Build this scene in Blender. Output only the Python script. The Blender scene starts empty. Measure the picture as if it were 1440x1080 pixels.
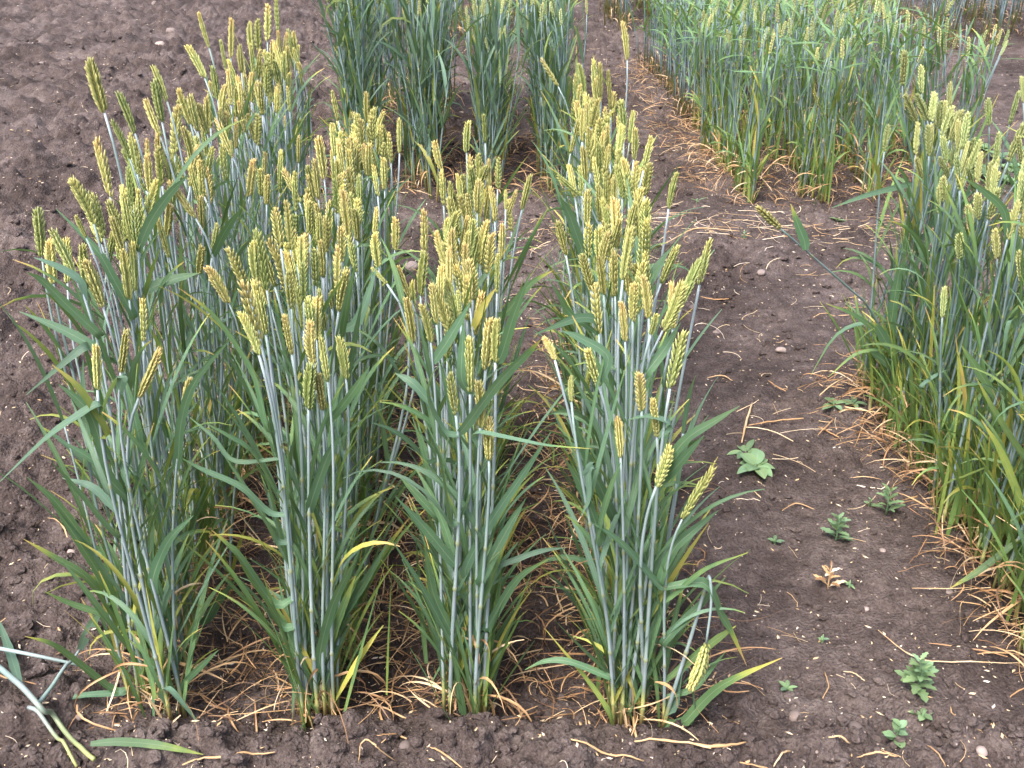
import bpy, math, random
import numpy as np
from mathutils import Vector, Matrix

R = math.radians
rng = random.Random(11)
NP = np.random.RandomState(5)
sc = bpy.context.scene
COL = sc.collection

# ------------------------------------------------------------------ camera, sky, sun, exposure
CAM_H, PITCH, YAW, FPX = 1.41, R(27.5), R(1.05), 1457.0
cd = bpy.data.cameras.new('camera'); cam = bpy.data.objects.new('camera', cd); COL.objects.link(cam)
cam.location = (0, 0, CAM_H); cam.rotation_euler = (R(90) - PITCH, 0, -YAW)
cd.sensor_width = 36; cd.lens = 36 * FPX / 1440; cd.clip_start = 0.02; cd.clip_end = 2000
sc.camera = cam
SUN_EL, SUN_AZ = R(58), R(215)          # azimuth clockwise from +Y: behind the camera, to the left
w = bpy.data.worlds.new('World'); sc.world = w; w.use_nodes = True
nt = w.node_tree; nt.nodes.clear()
sky = nt.nodes.new('ShaderNodeTexSky'); sky.sky_type = 'NISHITA'; sky.sun_disc = False
sky.sun_elevation = SUN_EL; sky.sun_rotation = SUN_AZ
sky.air_density = 1.0; sky.dust_density = 6.0; sky.ozone_density = 1.0
bg = nt.nodes.new('ShaderNodeBackground'); bg.inputs['Strength'].default_value = 0.15
wo = nt.nodes.new('ShaderNodeOutputWorld')
nt.links.new(sky.outputs[0], bg.inputs[0]); nt.links.new(bg.outputs[0], wo.inputs[0])
ld = bpy.data.lights.new('sun', 'SUN'); ld.energy = 1.3; ld.angle = R(22); ld.color = (1, .96, .9)
sun = bpy.data.objects.new('sun', ld); COL.objects.link(sun)
sd = Vector((math.sin(SUN_AZ) * math.cos(SUN_EL), math.cos(SUN_AZ) * math.cos(SUN_EL), math.sin(SUN_EL)))
sun.rotation_euler = (-sd).to_track_quat('-Z', 'Y').to_euler(); sun.location = sd * 10
sc.view_settings.view_transform = 'Standard'; sc.view_settings.look = 'None'
sc.view_settings.exposure = 1.78; sc.view_settings.gamma = 1
sc.render.engine = 'CYCLES'
sc.cycles.max_bounces = 6; sc.cycles.diffuse_bounces = 3; sc.cycles.transmission_bounces = 3
sc.cycles.glossy_bounces = 2; sc.cycles.transparent_max_bounces = 4

# where a point of the surveyed photograph lies in the field (plain pinhole geometry)
fw = Vector((math.sin(YAW) * math.cos(PITCH), math.cos(YAW) * math.cos(PITCH), -math.sin(PITCH)))
rt = Vector((math.cos(YAW), -math.sin(YAW), 0)); up = rt.cross(fw)
C0 = Vector((0, 0, CAM_H))
def ray(px, py): return fw + rt * ((px - 720) / FPX) + up * ((540 - py) / FPX)
def atZ(px, py, z):
    d = ray(px, py); return C0 + d * ((z - CAM_H) / d.z)
def atY(px, py, y):
    d = ray(px, py); return C0 + d * (y / d.y)
def proj(p):
    v = p - C0; Z = v.dot(fw); return (720 + FPX * v.dot(rt) / Z, 540 - FPX * v.dot(up) / Z, Z)

# ------------------------------------------------------------------ materials
def mat(name):
    m = bpy.data.materials.new(name); m.use_nodes = True
    n = m.node_tree.nodes; p = n['Principled BSDF']; return m, m.node_tree, n, m.node_tree.links, p
def ramp(n, stops, interp='LINEAR'):
    r = n.new('ShaderNodeValToRGB'); e = r.color_ramp.elements; r.color_ramp.interpolation = interp
    while len(e) < len(stops): e.new(0.5)
    for k, (pos, c) in enumerate(stops):
        e[k].position = pos; e[k].color = (*c, 1)
    return r
def math_(n, l, op, a, b=None, clamp=False):
    m = n.new('ShaderNodeMath'); m.operation = op; m.use_clamp = clamp
    for i, v in enumerate((a, b)):
        if v is None: continue
        if isinstance(v, (int, float)): m.inputs[i].default_value = v
        else: l.new(v, m.inputs[i])
    return m.outputs[0]
def mixc(n, l, fac, a, b, mode='MIX'):
    m = n.new('ShaderNodeMix'); m.data_type = 'RGBA'; m.blend_type = mode
    for s, v in ((m.inputs[0], fac), (m.inputs[6], a), (m.inputs[7], b)):
        if isinstance(v, (int, float)): s.default_value = v
        elif isinstance(v, tuple): s.default_value = (*v, 1)
        else: l.new(v, s)
    return m.outputs[2]
def noise(n, l, scale, detail=3, vec=None, rough=.55):
    t = n.new('ShaderNodeTexNoise'); t.inputs['Scale'].default_value = scale
    t.inputs['Detail'].default_value = detail; t.inputs['Roughness'].default_value = rough
    if vec is not None: l.new(vec, t.inputs['Vector'])
    return t.outputs['Fac']
def attr(n, l):
    a = n.new('ShaderNodeAttribute'); a.attribute_name = 'lf'
    s = n.new('ShaderNodeSeparateColor'); l.new(a.outputs['Color'], s.inputs[0])
    return s.outputs[0], s.outputs[1], s.outputs[2], a.outputs['Alpha']

def leaf_material(name, g0, g1):
    m, t, n, l, p = mat(name)
    u, v, age, rnd = attr(n, l)
    geo = n.new('ShaderNodeNewGeometry')
    tc = n.new('ShaderNodeTexCoord')
    nz = noise(n, l, 30, 3, tc.outputs['Object'])
    a2 = math_(n, l, 'ADD', age, math_(n, l, 'MULTIPLY', math_(n, l, 'SUBTRACT', nz, .5), .35))
    col = ramp(n, [(0, g0), (.3, g1), (.48, (.19, .25, .045)), (.66, (.38, .34, .07)), (.82, (.44, .29, .10)), (1, (.36, .235, .115))])
    l.new(a2, col.inputs[0])
    # veins running along the blade
    wv = math_(n, l, 'SINE', math_(n, l, 'MULTIPLY', u, 75.0))
    c1 = mixc(n, l, math_(n, l, 'MULTIPLY', math_(n, l, 'ADD', wv, 1.0), .10), col.outputs[0], (.15, .25, .10))
    # pale midrib
    mid = math_(n, l, 'LESS_THAN', math_(n, l, 'ABSOLUTE', math_(n, l, 'SUBTRACT', u, .5)), .035)
    c2 = mixc(n, l, math_(n, l, 'MULTIPLY', mid, .35), c1, (.28, .36, .24))
    # waxy bloom, stronger on the underside
    bl = math_(n, l, 'ADD', math_(n, l, 'MULTIPLY', geo.outputs['Backfacing'], .10), math_(n, l, 'MULTIPLY', math_(n, l, 'MULTIPLY', rnd, rnd), .34))
    young = math_(n, l, 'SUBTRACT', 1.0, math_(n, l, 'MULTIPLY', age, 1.6), True)
    c3 = mixc(n, l, math_(n, l, 'MULTIPLY', bl, young), c2, (.20, .31, .25))
    sp = noise(n, l, 420, 2, tc.outputs['Object'])
    spot = ramp(n, [(.64, (0, 0, 0)), (.72, (1, 1, 1))]); l.new(sp, spot.inputs[0])
    patch = ramp(n, [(.5, (0, 0, 0)), (.62, (1, 1, 1))]); l.new(noise(n, l, 14, 2, tc.outputs['Object']), patch.inputs[0])
    c3 = mixc(n, l, math_(n, l, 'MULTIPLY', math_(n, l, 'MULTIPLY', spot.outputs[0], patch.outputs[0]), .55), c3, (.30, .26, .08))
    oi = n.new('ShaderNodeObjectInfo')
    hsv = n.new('ShaderNodeHueSaturation'); l.new(c3, hsv.inputs['Color'])
    l.new(math_(n, l, 'ADD', .72, math_(n, l, 'MULTIPLY', oi.outputs['Random'], .6)), hsv.inputs['Value'])
    l.new(math_(n, l, 'ADD', .485, math_(n, l, 'MULTIPLY', rnd, .03)), hsv.inputs['Hue'])
    c3 = hsv.outputs[0]
    l.new(c3, p.inputs['Base Color'])
    p.inputs['Roughness'].default_value = .5; p.inputs['Specular IOR Level'].default_value = .35
    b = n.new('ShaderNodeBump'); b.inputs['Strength'].default_value = .25; b.inputs['Distance'].default_value = .0006
    l.new(wv, b.inputs['Height']); l.new(b.outputs[0], p.inputs['Normal'])
    tr = n.new('ShaderNodeBsdfTranslucent')
    c4 = mixc(n, l, .6, c3, (.30, .42, .06), 'MIX'); l.new(c4, tr.inputs['Color'])
    mx = n.new('ShaderNodeMixShader'); mx.inputs[0].default_value = .28
    l.new(p.outputs[0], mx.inputs[1]); l.new(tr.outputs[0], mx.inputs[2])
    l.new(mx.outputs[0], n['Material Output'].inputs['Surface'])
    return m
M_LEAF = leaf_material('wheat_leaf', (.028, .083, .045), (.060, .130, .042))
M_LEAF_BLUE = leaf_material('wheat_leaf_blue', (.028, .072, .050), (.05, .105, .06))
M_LEAF_LIGHT = leaf_material('wheat_leaf_light', (.048, .118, .036), (.11, .20, .040))
M_WEED = leaf_material('weed_leaf', (.13, .22, .11), (.18, .27, .12))

def stem_material(name, bloom, green):
    m, t, n, l, p = mat(name)
    u, v, age, rnd = attr(n, l)
    tc = n.new('ShaderNodeTexCoord'); oi = n.new('ShaderNodeObjectInfo')
    mp = n.new('ShaderNodeMapping'); mp.inputs['Scale'].default_value = (1, 1, .08); l.new(tc.outputs['Object'], mp.inputs[0])
    nz = noise(n, l, 260, 2, mp.outputs[0])
    k = math_(n, l, 'ADD', math_(n, l, 'MULTIPLY', oi.outputs['Random'], .5), math_(n, l, 'MULTIPLY', nz, .5))
    mp2 = n.new('ShaderNodeMapping'); mp2.inputs['Scale'].default_value = (3, 3, 9); l.new(tc.outputs['Object'], mp2.inputs[0])
    band = ramp(n, [(.42, (0, 0, 0)), (.56, (1, 1, 1))]); l.new(noise(n, l, 1, 1, mp2.outputs[0]), band.inputs[0])
    k = math_(n, l, 'ADD', math_(n, l, 'MULTIPLY', k, .7), math_(n, l, 'MULTIPLY', band.outputs[0], .4), True)
    c1 = mixc(n, l, k, bloom, green)
    fl = ramp(n, [(.66, (0, 0, 0)), (.74, (1, 1, 1))]); l.new(noise(n, l, 190, 2, tc.outputs['Object']), fl.inputs[0])
    c1 = mixc(n, l, math_(n, l, 'MULTIPLY', fl.outputs[0], .5), c1, (.20, .19, .12))
    col = ramp(n, [(0, (0, 0, 0)), (.35, (.23, .26, .09)), (.65, (.40, .33, .12)), (1, (.40, .27, .13))])
    l.new(age, col.inputs[0])
    f = ramp(n, [(.05, (0, 0, 0)), (.35, (1, 1, 1))]); l.new(age, f.inputs[0])
    c2 = mixc(n, l, f.outputs[0], c1, col.outputs[0])
    c3 = mixc(n, l, math_(n, l, 'MULTIPLY', rnd, .85), c2, (.19, .21, .085))
    l.new(c3, p.inputs['Base Color']); p.inputs['Roughness'].default_value = .5
    b = n.new('ShaderNodeBump'); b.inputs['Strength'].default_value = .2; b.inputs['Distance'].default_value = .0005
    l.new(nz, b.inputs['Height']); l.new(b.outputs[0], p.inputs['Normal'])
    return m
M_STEM = stem_material('wheat_stem', (.285, .335, .385), (.135, .205, .18))
M_STEM_DARK = stem_material('wheat_stem_dark', (.17, .225, .265), (.07, .125, .11))

def ear_material(name, green, yellow, tip):
    m, t, n, l, p = mat(name)
    u, v, age, rnd = attr(n, l)
    oi = n.new('ShaderNodeObjectInfo')
    rip = math_(n, l, 'ADD', math_(n, l, 'MULTIPLY', u, .6), math_(n, l, 'MULTIPLY', oi.outputs['Random'], .5))
    rip = math_(n, l, 'ADD', rip, math_(n, l, 'MULTIPLY', math_(n, l, 'SUBTRACT', rnd, .5), .35), True)
    c1 = mixc(n, l, rip, green, yellow)
    tipf = ramp(n, [(.55, (0, 0, 0)), (1, (1, 1, 1))]); l.new(v, tipf.inputs[0])
    k = math_(n, l, 'MULTIPLY', tipf.outputs[0], math_(n, l, 'MULTIPLY', oi.outputs['Random'], .9))
    c2 = mixc(n, l, k, c1, tip)
    wn = n.new('ShaderNodeTexWhiteNoise'); wn.noise_dimensions = '1D'; l.new(math_(n, l, 'MULTIPLY', oi.outputs['Random'], 57.0), wn.inputs['W'])
    hs = n.new('ShaderNodeHueSaturation'); l.new(c2, hs.inputs['Color'])
    l.new(math_(n, l, 'ADD', .475, math_(n, l, 'MULTIPLY', wn.outputs['Value'], .05)), hs.inputs['Hue'])
    l.new(math_(n, l, 'ADD', .78, math_(n, l, 'MULTIPLY', oi.outputs['Random'], .4)), hs.inputs['Value'])
    l.new(hs.outputs[0], p.inputs['Base Color']); p.inputs['Roughness'].default_value = .5
    return m
M_EAR = ear_material('wheat_ear', (.165, .205, .055), (.41, .405, .15), (.46, .33, .105))
M_EAR_GREEN = ear_material('wheat_ear_green', (.15, .20, .07), (.35, .38, .16), (.38, .36, .14))

def straw_material():
    m, t, n, l, p = mat('dry_straw')
    u, v, age, rnd = attr(n, l)
    tc = n.new('ShaderNodeTexCoord')
    nz = noise(n, l, 25, 2, tc.outputs['Object'])
    k = math_(n, l, 'ADD', math_(n, l, 'MULTIPLY', rnd, .92), math_(n, l, 'MULTIPLY', math_(n, l, 'SUBTRACT', nz, .5), .5), True)
    col = ramp(n, [(0, (.10, .055, .03)), (.28, (.28, .155, .07)), (.55, (.42, .275, .14)), (.78, (.52, .42, .28)), (1, (.64, .56, .50))])
    l.new(k, col.inputs[0]); l.new(col.outputs[0], p.inputs['Base Color']); p.inputs['Roughness'].default_value = .6
    return m
M_STRAW = straw_material()

def soil_material():
    m, t, n, l, p = mat('soil')
    g = n.new('ShaderNodeNewGeometry'); pos = g.outputs['Position']
    a = noise(n, l, 2.2, 4, pos); b_ = noise(n, l, 22, 5, pos, .65); c = noise(n, l, 160, 4, pos, .7)
    k = math_(n, l, 'ADD', math_(n, l, 'MULTIPLY', math_(n, l, 'SUBTRACT', a, .15), .62), math_(n, l, 'ADD', math_(n, l, 'MULTIPLY', b_, .55), math_(n, l, 'MULTIPLY', c, .5)))
    col = ramp(n, [(.48, (.017, .0125, .0115)), (.61, (.042, .0315, .0295)), (.75, (.080, .0615, .058)), (.92, (.155, .126, .120))])
    l.new(k, col.inputs[0])
    # crumbs and husk flecks, paler than the soil round them
    vo = n.new('ShaderNodeTexVoronoi'); vo.inputs['Scale'].default_value = 85; l.new(pos, vo.inputs['Vector'])
    sep = n.new('ShaderNodeSeparateColor'); l.new(vo.outputs['Color'], sep.inputs[0])
    fl = math_(n, l, 'MULTIPLY', math_(n, l, 'GREATER_THAN', sep.outputs[0], .93), math_(n, l, 'LESS_THAN', vo.outputs['Distance'], .22))
    c2 = mixc(n, l, math_(n, l, 'MULTIPLY', fl, .7), col.outputs[0], (.38, .31, .28))
    l.new(c2, p.inputs['Base Color']); p.inputs['Roughness'].default_value = .92
    p.inputs['Specular IOR Level'].default_value = .2
    v2 = n.new('ShaderNodeTexVoronoi'); v2.inputs['Scale'].default_value = 130; l.new(pos, v2.inputs['Vector'])
    h = math_(n, l, 'ADD', math_(n, l, 'MULTIPLY', c, 1.0), math_(n, l, 'MULTIPLY', v2.outputs['Distance'], .6))
    bp = n.new('ShaderNodeBump'); bp.inputs['Strength'].default_value = 1; bp.inputs['Distance'].default_value = .011
    l.new(h, bp.inputs['Height']); l.new(bp.outputs[0], p.inputs['Normal'])
    return m
M_SOIL = soil_material()
def stone_material():
    m, t, n, l, p = mat('stone')
    tc = n.new('ShaderNodeTexCoord'); oi = n.new('ShaderNodeObjectInfo')
    nz = noise(n, l, 60, 4, tc.outputs['Object'])
    k = math_(n, l, 'ADD', math_(n, l, 'MULTIPLY', oi.outputs['Random'], .55), math_(n, l, 'MULTIPLY', nz, .45))
    col = ramp(n, [(.2, (.075, .058, .055)), (.5, (.15, .118, .11)), (.85, (.33, .27, .25))]); l.new(k, col.inputs[0])
    l.new(col.outputs[0], p.inputs['Base Color']); p.inputs['Roughness'].default_value = .85
    b = n.new('ShaderNodeBump'); b.inputs['Strength'].default_value = .5; b.inputs['Distance'].default_value = .002
    l.new(nz, b.inputs['Height']); l.new(b.outputs[0], p.inputs['Normal'])
    return m
M_STONE = stone_material()

# ------------------------------------------------------------------ helpers
def mesh(name, verts, faces, lf=None, material=None, smooth=True):
    me = bpy.data.meshes.new(name); me.from_pydata(verts, [], faces)
    if lf is not None:
        a = me.attributes.new('lf', 'FLOAT_COLOR', 'POINT')
        a.data.foreach_set('color', np.asarray(lf, dtype=np.float32).ravel())
    if smooth: me.polygons.foreach_set('use_smooth', [True] * len(me.polygons))
    if material: me.materials.append(material)
    return me
def link(name, data, parent=None):
    o = bpy.data.objects.new(name, data); COL.objects.link(o)
    if parent: o.parent = parent
    return o
def tag(o, label, cat, group=None):
    o['label'] = label; o['category'] = cat
    if group: o['group'] = group
    return o
def kind(o, k): o['kind'] = k; return o

def bez(p0, p1, p2, p3, n):
    out = []
    for i in range(n):
        t = i / (n - 1); a = 1 - t
        out.append(p0 * a**3 + p1 * (3 * a * a * t) + p2 * (3 * a * t * t) + p3 * t**3)
    return out
def spline(pts, n):
    """Catmull-Rom through the points, n samples."""
    P = [pts[0] * 2 - pts[1]] + list(pts) + [pts[-1] * 2 - pts[-2]]
    out = []; m = len(pts) - 1
    for i in range(n):
        s = i / (n - 1) * m; k = min(int(s), m - 1); t = s - k
        a, b, c, d = P[k], P[k + 1], P[k + 2], P[k + 3]
        out.append((b * 2 + (c - a) * t + (a * 2 - b * 5 + c * 4 - d) * t * t + (b * 3 - a - c * 3 + d) * t**3) * .5)
    return out
def tangents(P):
    return [(P[min(i + 1, len(P) - 1)] - P[max(i - 1, 0)]).normalized() for i in range(len(P))]

def ribbon_geo(P, width, side0, twist, age0, age1, rnd, fold=.22, blunt=False, tip_age=None):
    """A grass blade along P: three verts across, keeled, tapering to a point."""
    T = tangents(P); n = len(P); V = []; F = []; L = []
    s = side0
    for i in range(n):
        t = i / (n - 1)
        s = s - T[i] * s.dot(T[i])
        if s.length < 1e-6: s = T[i].orthogonal()
        s.normalize()
        a = twist * t
        nn = T[i].cross(s)
        sd_ = s * math.cos(a) + nn * math.sin(a); nr = T[i].cross(sd_)
        wd = (.62 + .38 * min(1, t / .22)) * (1 - max(0, (t - .45) / .55) ** 1.9) * width * .5
        if blunt: wd = width * .5 * (1 - .5 * t)
        wd = max(wd, .0006)
        wd *= 1 + .06 * math.sin(i * 2.3 + rnd * 9)
        ag = age0 + (age1 - age0) * t
        if tip_age is not None: ag = ag + (tip_age - ag) * max(0, (t - .72) / .28)
        V += [P[i] - sd_ * wd, P[i] - nr * (fold * wd), P[i] + sd_ * wd]
        L += [(0, t, ag, rnd), (.5, t, ag, rnd), (1, t, ag, rnd)]
        if i:
            k = 3 * i
            F += [(k - 3, k - 2, k + 1, k), (k - 2, k - 1, k + 2, k + 1)]
    return V, F, L

def tube_geo(P, radii, ages, rnds, sides=6):
    T = tangents(P); V = []; F = []; L = []
    s = Vector((1, 0, 0))
    for i, p in enumerate(P):
        s = (s - T[i] * s.dot(T[i])).normalized(); b = T[i].cross(s)
        for k in range(sides):
            a = 2 * math.pi * k / sides
            V.append(p + (s * math.cos(a) + b * math.sin(a)) * radii[i]); L.append((k / sides, i / len(P), ages[i], rnds[i]))
        if i:
            o = (i - 1) * sides
            for k in range(sides):
                k2 = (k + 1) % sides
                F.append((o + k, o + k2, o + sides + k2, o + sides + k))
    F.append(tuple(range(sides - 1, -1, -1))); o = (len(P) - 1) * sides; F.append(tuple(range(o, o + sides)))
    return V, F, L

class Geo:
    def __init__(s): s.V = []; s.F = []; s.L = []
    def add(s, g, off=None):
        o = len(s.V); V, F, L = g
        s.V += V; s.F += [tuple(i + o for i in f) for f in F]; s.L += L
    def mesh(s, name, m, smooth=True): return mesh(name, [tuple(v) for v in s.V], s.F, s.L, m, smooth)

def stem_geo(P, r0, r1, nodes, base_age, sides=6):
    """Culm with swollen nodes and leaf sheaths; pale bloom, yellow at the foot."""
    n = len(P); rad = []; ag = []; rn = []; Q = []
    node_i = {max(1, min(n - 2, int(round(h * (n - 1))))) for h in nodes}
    for i in range(n):
        t = i / (n - 1); r = r0 + (r1 - r0) * t ** .85
        a = max(0, base_age * (1 - t / .16))
        if i in node_i:
            d = (P[i + 1] - P[i - 1]).normalized()
            for dz, f, q in ((-.006, 1.0, .1), (-.0025, 1.28, 1), (.0015, 1.25, .9), (.005, .88, .15)):
                Q.append(P[i] + d * dz); rad.append(r * f); ag.append(a); rn.append(q)
        else:
            Q.append(P[i]); rad.append(r); ag.append(a); rn.append(0)
    return tube_geo(Q, rad, ag, rn, sides)

# ears: awnless wheat spikes, alternating spikelets of four florets
def ear_geo(seed, bend, green, awn=True, n=20, low=False):
    r = random.Random(seed); G = Geo(); sides = 4 if low else 5
    rings = ((0, .5), (.33, 1.0), (.7, .58)) if not low else ((0, .55), (.45, 1.0))
    def axis(z): return Vector((bend * z * z, bend * .3 * z * z, z))
    def floret(p, d, ln, rad, ez):
        V = []; L = []; F = []
        s = d.orthogonal().normalized(); b = d.cross(s); q = r.random()
        for t, f in rings:
            for k in range(sides):
                a = 2 * math.pi * k / sides
                V.append(p + d * (ln * t) + (s * math.cos(a) + b * math.sin(a)) * rad * f); L.append((t, ez, green, q))
        V.append(p + d * ln); L.append((1, ez, green, q)); m = len(rings)
        for j in range(m - 1):
            for k in range(sides):
                k2 = (k + 1) % sides; F.append((j * sides + k, j * sides + k2, (j + 1) * sides + k2, (j + 1) * sides + k))
        for k in range(sides): F.append(((m - 1) * sides + k, (m - 1) * sides + (k + 1) % sides, m * sides))
        G.add((V, F, L))
    for i in range(n):
        z = .01 + .86 * i / (n - 1); s = 1 if i % 2 else -1
        sz = (.72 + .28 * min(1, z / .25)) * (1 - .38 * max(0, (z - .6) / .4)) * r.uniform(.9, 1.1)
        c = axis(z)
        for (ox, oy, dx, dy, k) in ((.034, .042, .30, .20, 1), (.034, -.042, .30, -.20, 1), (.058, .0, .46, 0, .95), (.016, 0.018, .12, .05, 1.0))[: 3 if low else 4]:
            d = Vector((s * (dx + r.uniform(-.06, .06)) + bend * z, dy + r.uniform(-.08, .08), 1)).normalized()
            floret(c + Vector((s * ox, oy, 0)) * sz, d, .178 * sz * k * r.uniform(.85, 1.15), .0285 * sz, z)
    for k in range(3):
        d = Vector((r.uniform(-.2, .2) + bend, r.uniform(-.2, .2), 1)).normalized()
        floret(axis(.88), d, .12, .024, 1)
    if awn:
        for k in range(12):
            z = r.uniform(.3, .97); c = axis(z) + Vector((r.uniform(-.05, .05), r.uniform(-.04, .04), .05))
            d = Vector((r.uniform(-.35, .35), r.uniform(-.35, .35), 1)).normalized() * r.uniform(.05, .10)
            e = Vector((.0035, .0025, 0))
            G.add(([c - e, c + e, c + d], [(0, 1, 2)], [(1, 1, green, .9)] * 3))
    return G
EARS = [ear_geo(100 + i, b, 0, n=15 + (i * 7) % 10).mesh('ear', M_EAR) for i, b in enumerate((0, .03, -.04, .07, -.08, .14, -.02, .05, -.16, .02, .1, -.06, .2, 0, -.1, .04))]
EARS_GREEN = [ear_geo(200 + i, b, 1, n=18).mesh('ear', M_EAR_GREEN) for i, b in enumerate((0, .05, -.06, .1, -.02))]
EARS_FAR = [ear_geo(300 + i, b, 1, awn=False, n=14, low=True).mesh('ear', M_EAR_GREEN) for i, b in enumerate((0, .06, -.05))]

def ear_matrix(base, tip, width=1.0, spin=0.0):
    d = tip - base; L = d.length
    q = d.to_track_quat('Z', 'Y').to_matrix().to_4x4()
    return Matrix.Translation(base) @ q @ Matrix.Rotation(spin, 4, 'Z') @ Matrix.Diagonal((L * width, L * width, L, 1))

# ------------------------------------------------------------------ the field: one ploughed sheet
ROWS = [-.624, -.325, -.045, .274]
ROW_D = [(1.37, 3.35), (1.37, 2.75), (1.37, 2.35), (1.36, 2.95)]
TAB = {}
def vnoise(x, y, cell, seed):
    N = 256
    if seed not in TAB: TAB[seed] = np.random.RandomState(seed).rand(N, N)
    tab = TAB[seed]
    gx = x / cell; gy = y / cell
    ix = np.floor(gx).astype(int); iy = np.floor(gy).astype(int); fx = gx - ix; fy = gy - iy
    fx = fx * fx * (3 - 2 * fx); fy = fy * fy * (3 - 2 * fy)
    a = tab[ix % N, iy % N]; b = tab[(ix + 1) % N, iy % N]; c = tab[ix % N, (iy + 1) % N]; d = tab[(ix + 1) % N, (iy + 1) % N]
    return (a * (1 - fx) + b * fx) * (1 - fy) + (c * (1 - fx) + d * fx) * fy - .5
def clods(x, y, cell, seed, keep):
    """Rounded lumps: the tallest dome of the neighbouring cells."""
    N = 128
    if seed not in TAB:
        rs = np.random.RandomState(seed); TAB[seed] = (rs.rand(N, N), rs.rand(N, N), rs.rand(N, N), rs.rand(N, N) < keep)
    jx, jy, rr, kk = TAB[seed]
    ix = np.floor(x / cell).astype(int); iy = np.floor(y / cell).astype(int); out = np.zeros_like(x)
    for dx in (-1, 0, 1):
        for dy in (-1, 0, 1):
            a = (ix + dx) % N; b = (iy + dy) % N
            px = (ix + dx + jx[a, b]) * cell; py = (iy + dy + jy[a, b]) * cell
            rad = cell * (.28 + .5 * rr[a, b])
            d2 = ((x - px) ** 2 + ((y - py) * (1 + .4 * (rr[b, a] - .5))) ** 2) / rad ** 2
            h = np.sqrt(np.clip(1 - d2, 0, 1)) * rad * kk[a, b]
            out = np.maximum(out, h)
    return out
def soil_h(x, y):
    x = np.asarray(x, float); y = np.asarray(y, float)
    h = vnoise(x, y, .9, 1) * .045 + vnoise(x, y, .3, 2) * .030 + vnoise(x + .3 * y, y, .11, 3) * .020
    wx = x + vnoise(x, y, .05, 21) * .03; wy = y + vnoise(x, y, .05, 22) * .03
    rough = np.clip(.75 + vnoise(x, y, .4, 4) * 1.3, .35, 1.3)
    rough = np.where((x < -.75) | (y < 1.36), np.maximum(rough * 1.25, 1.25), rough)
    h = h + rough * (clods(wx, wy, .11, 7, .4) * np.where(x < -.75, .55, .38) + clods(wx, wy, .036, 8, .6) * .72 + clods(wx, wy, .019, 9, .65) * .8)
    h = h + vnoise(x, y, .02, 5) * .006 + vnoise(x, y, .009, 6) * .004
    # loose earth thrown up along the ends of the rows, trodden furrows between them
    h = h + .030 * np.exp(-((y - 1.27 - .03 * vnoise(x, y, .25, 12)) / .06) ** 2)
    inter = np.exp(-((x + .18) / .55) ** 4) * np.clip((y - 1.36) / .1, 0, 1) * np.clip((3.2 - y) / .3, 0, 1)
    h = h - inter * .022
    return h
def axis(segs):
    out = [segs[0][0]]
    for a, b, st in segs:
        k = max(1, int(round((b - a) / st))); out += [a + (b - a) * (i + 1) / k for i in range(k)]
    return np.array(out)
def build_ground():
    xs = axis([(-300, -40, 40), (-40, -8, 4), (-8, -5, .1), (-5, -2.6, .026), (-2.6, -1.3, .0105), (-1.3, 1.75, .0075), (1.75, 3.4, .025), (3.4, 8, .1), (8, 40, 4), (40, 300, 40)])
    ys = axis([(-40, -4, 6), (-4, .8, .3), (.8, 1.2, .02), (1.2, 2.6, .0075), (2.6, 5, .013), (5, 8, .022), (8, 14, .05), (14, 40, 2), (40, 400, 40)])
    X, Y = np.meshgrid(xs, ys); nx, ny = len(xs), len(ys)
    Z = soil_h(X, Y) * np.clip((30 - np.abs(Y)) / 10, 0, 1)
    co = np.stack([X, Y, Z], -1).reshape(-1, 3).astype(np.float32)
    me = bpy.data.meshes.new('ground')
    i = np.arange(nx * ny).reshape(ny, nx)
    q = np.stack([i[:-1, :-1], i[:-1, 1:], i[1:, 1:], i[1:, :-1]], -1).reshape(-1, 4).astype(np.int32)
    me.vertices.add(len(co)); me.vertices.foreach_set('co', co.ravel())
    me.loops.add(q.size); me.loops.foreach_set('vertex_index', q.ravel())
    me.polygons.add(len(q)); me.polygons.foreach_set('loop_start', np.arange(0, q.size, 4, dtype=np.int32))
    me.polygons.foreach_set('use_smooth', np.ones(len(q), bool)); me.update(calc_edges=True)
    me.materials.append(M_SOIL)
    kind(link('ground', me), 'structure')
build_ground()
# height lookup: exact sheet heights, sampled once on a fine net near the plots
GX0, GY0, GS = -2.2, 1.0, .005
_gx, _gy = np.meshgrid(np.arange(GX0, 2.8, GS), np.arange(GY0, 4.8, GS)); GH = soil_h(_gx, _gy)
def gz(x, y):
    i = int((x - GX0) / GS + .5); j = int((y - GY0) / GS + .5)
    if 0 <= i < GH.shape[1] and 0 <= j < GH.shape[0]: return float(GH[j, i])
    return float(soil_h(np.array([x]), np.array([y]))[0])
def onground(px, py, dz=0.0):
    p = atZ(px, py, 0.0)
    for _ in range(3): p = atZ(px, py, gz(p.x, p.y) + dz)
    return p

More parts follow.
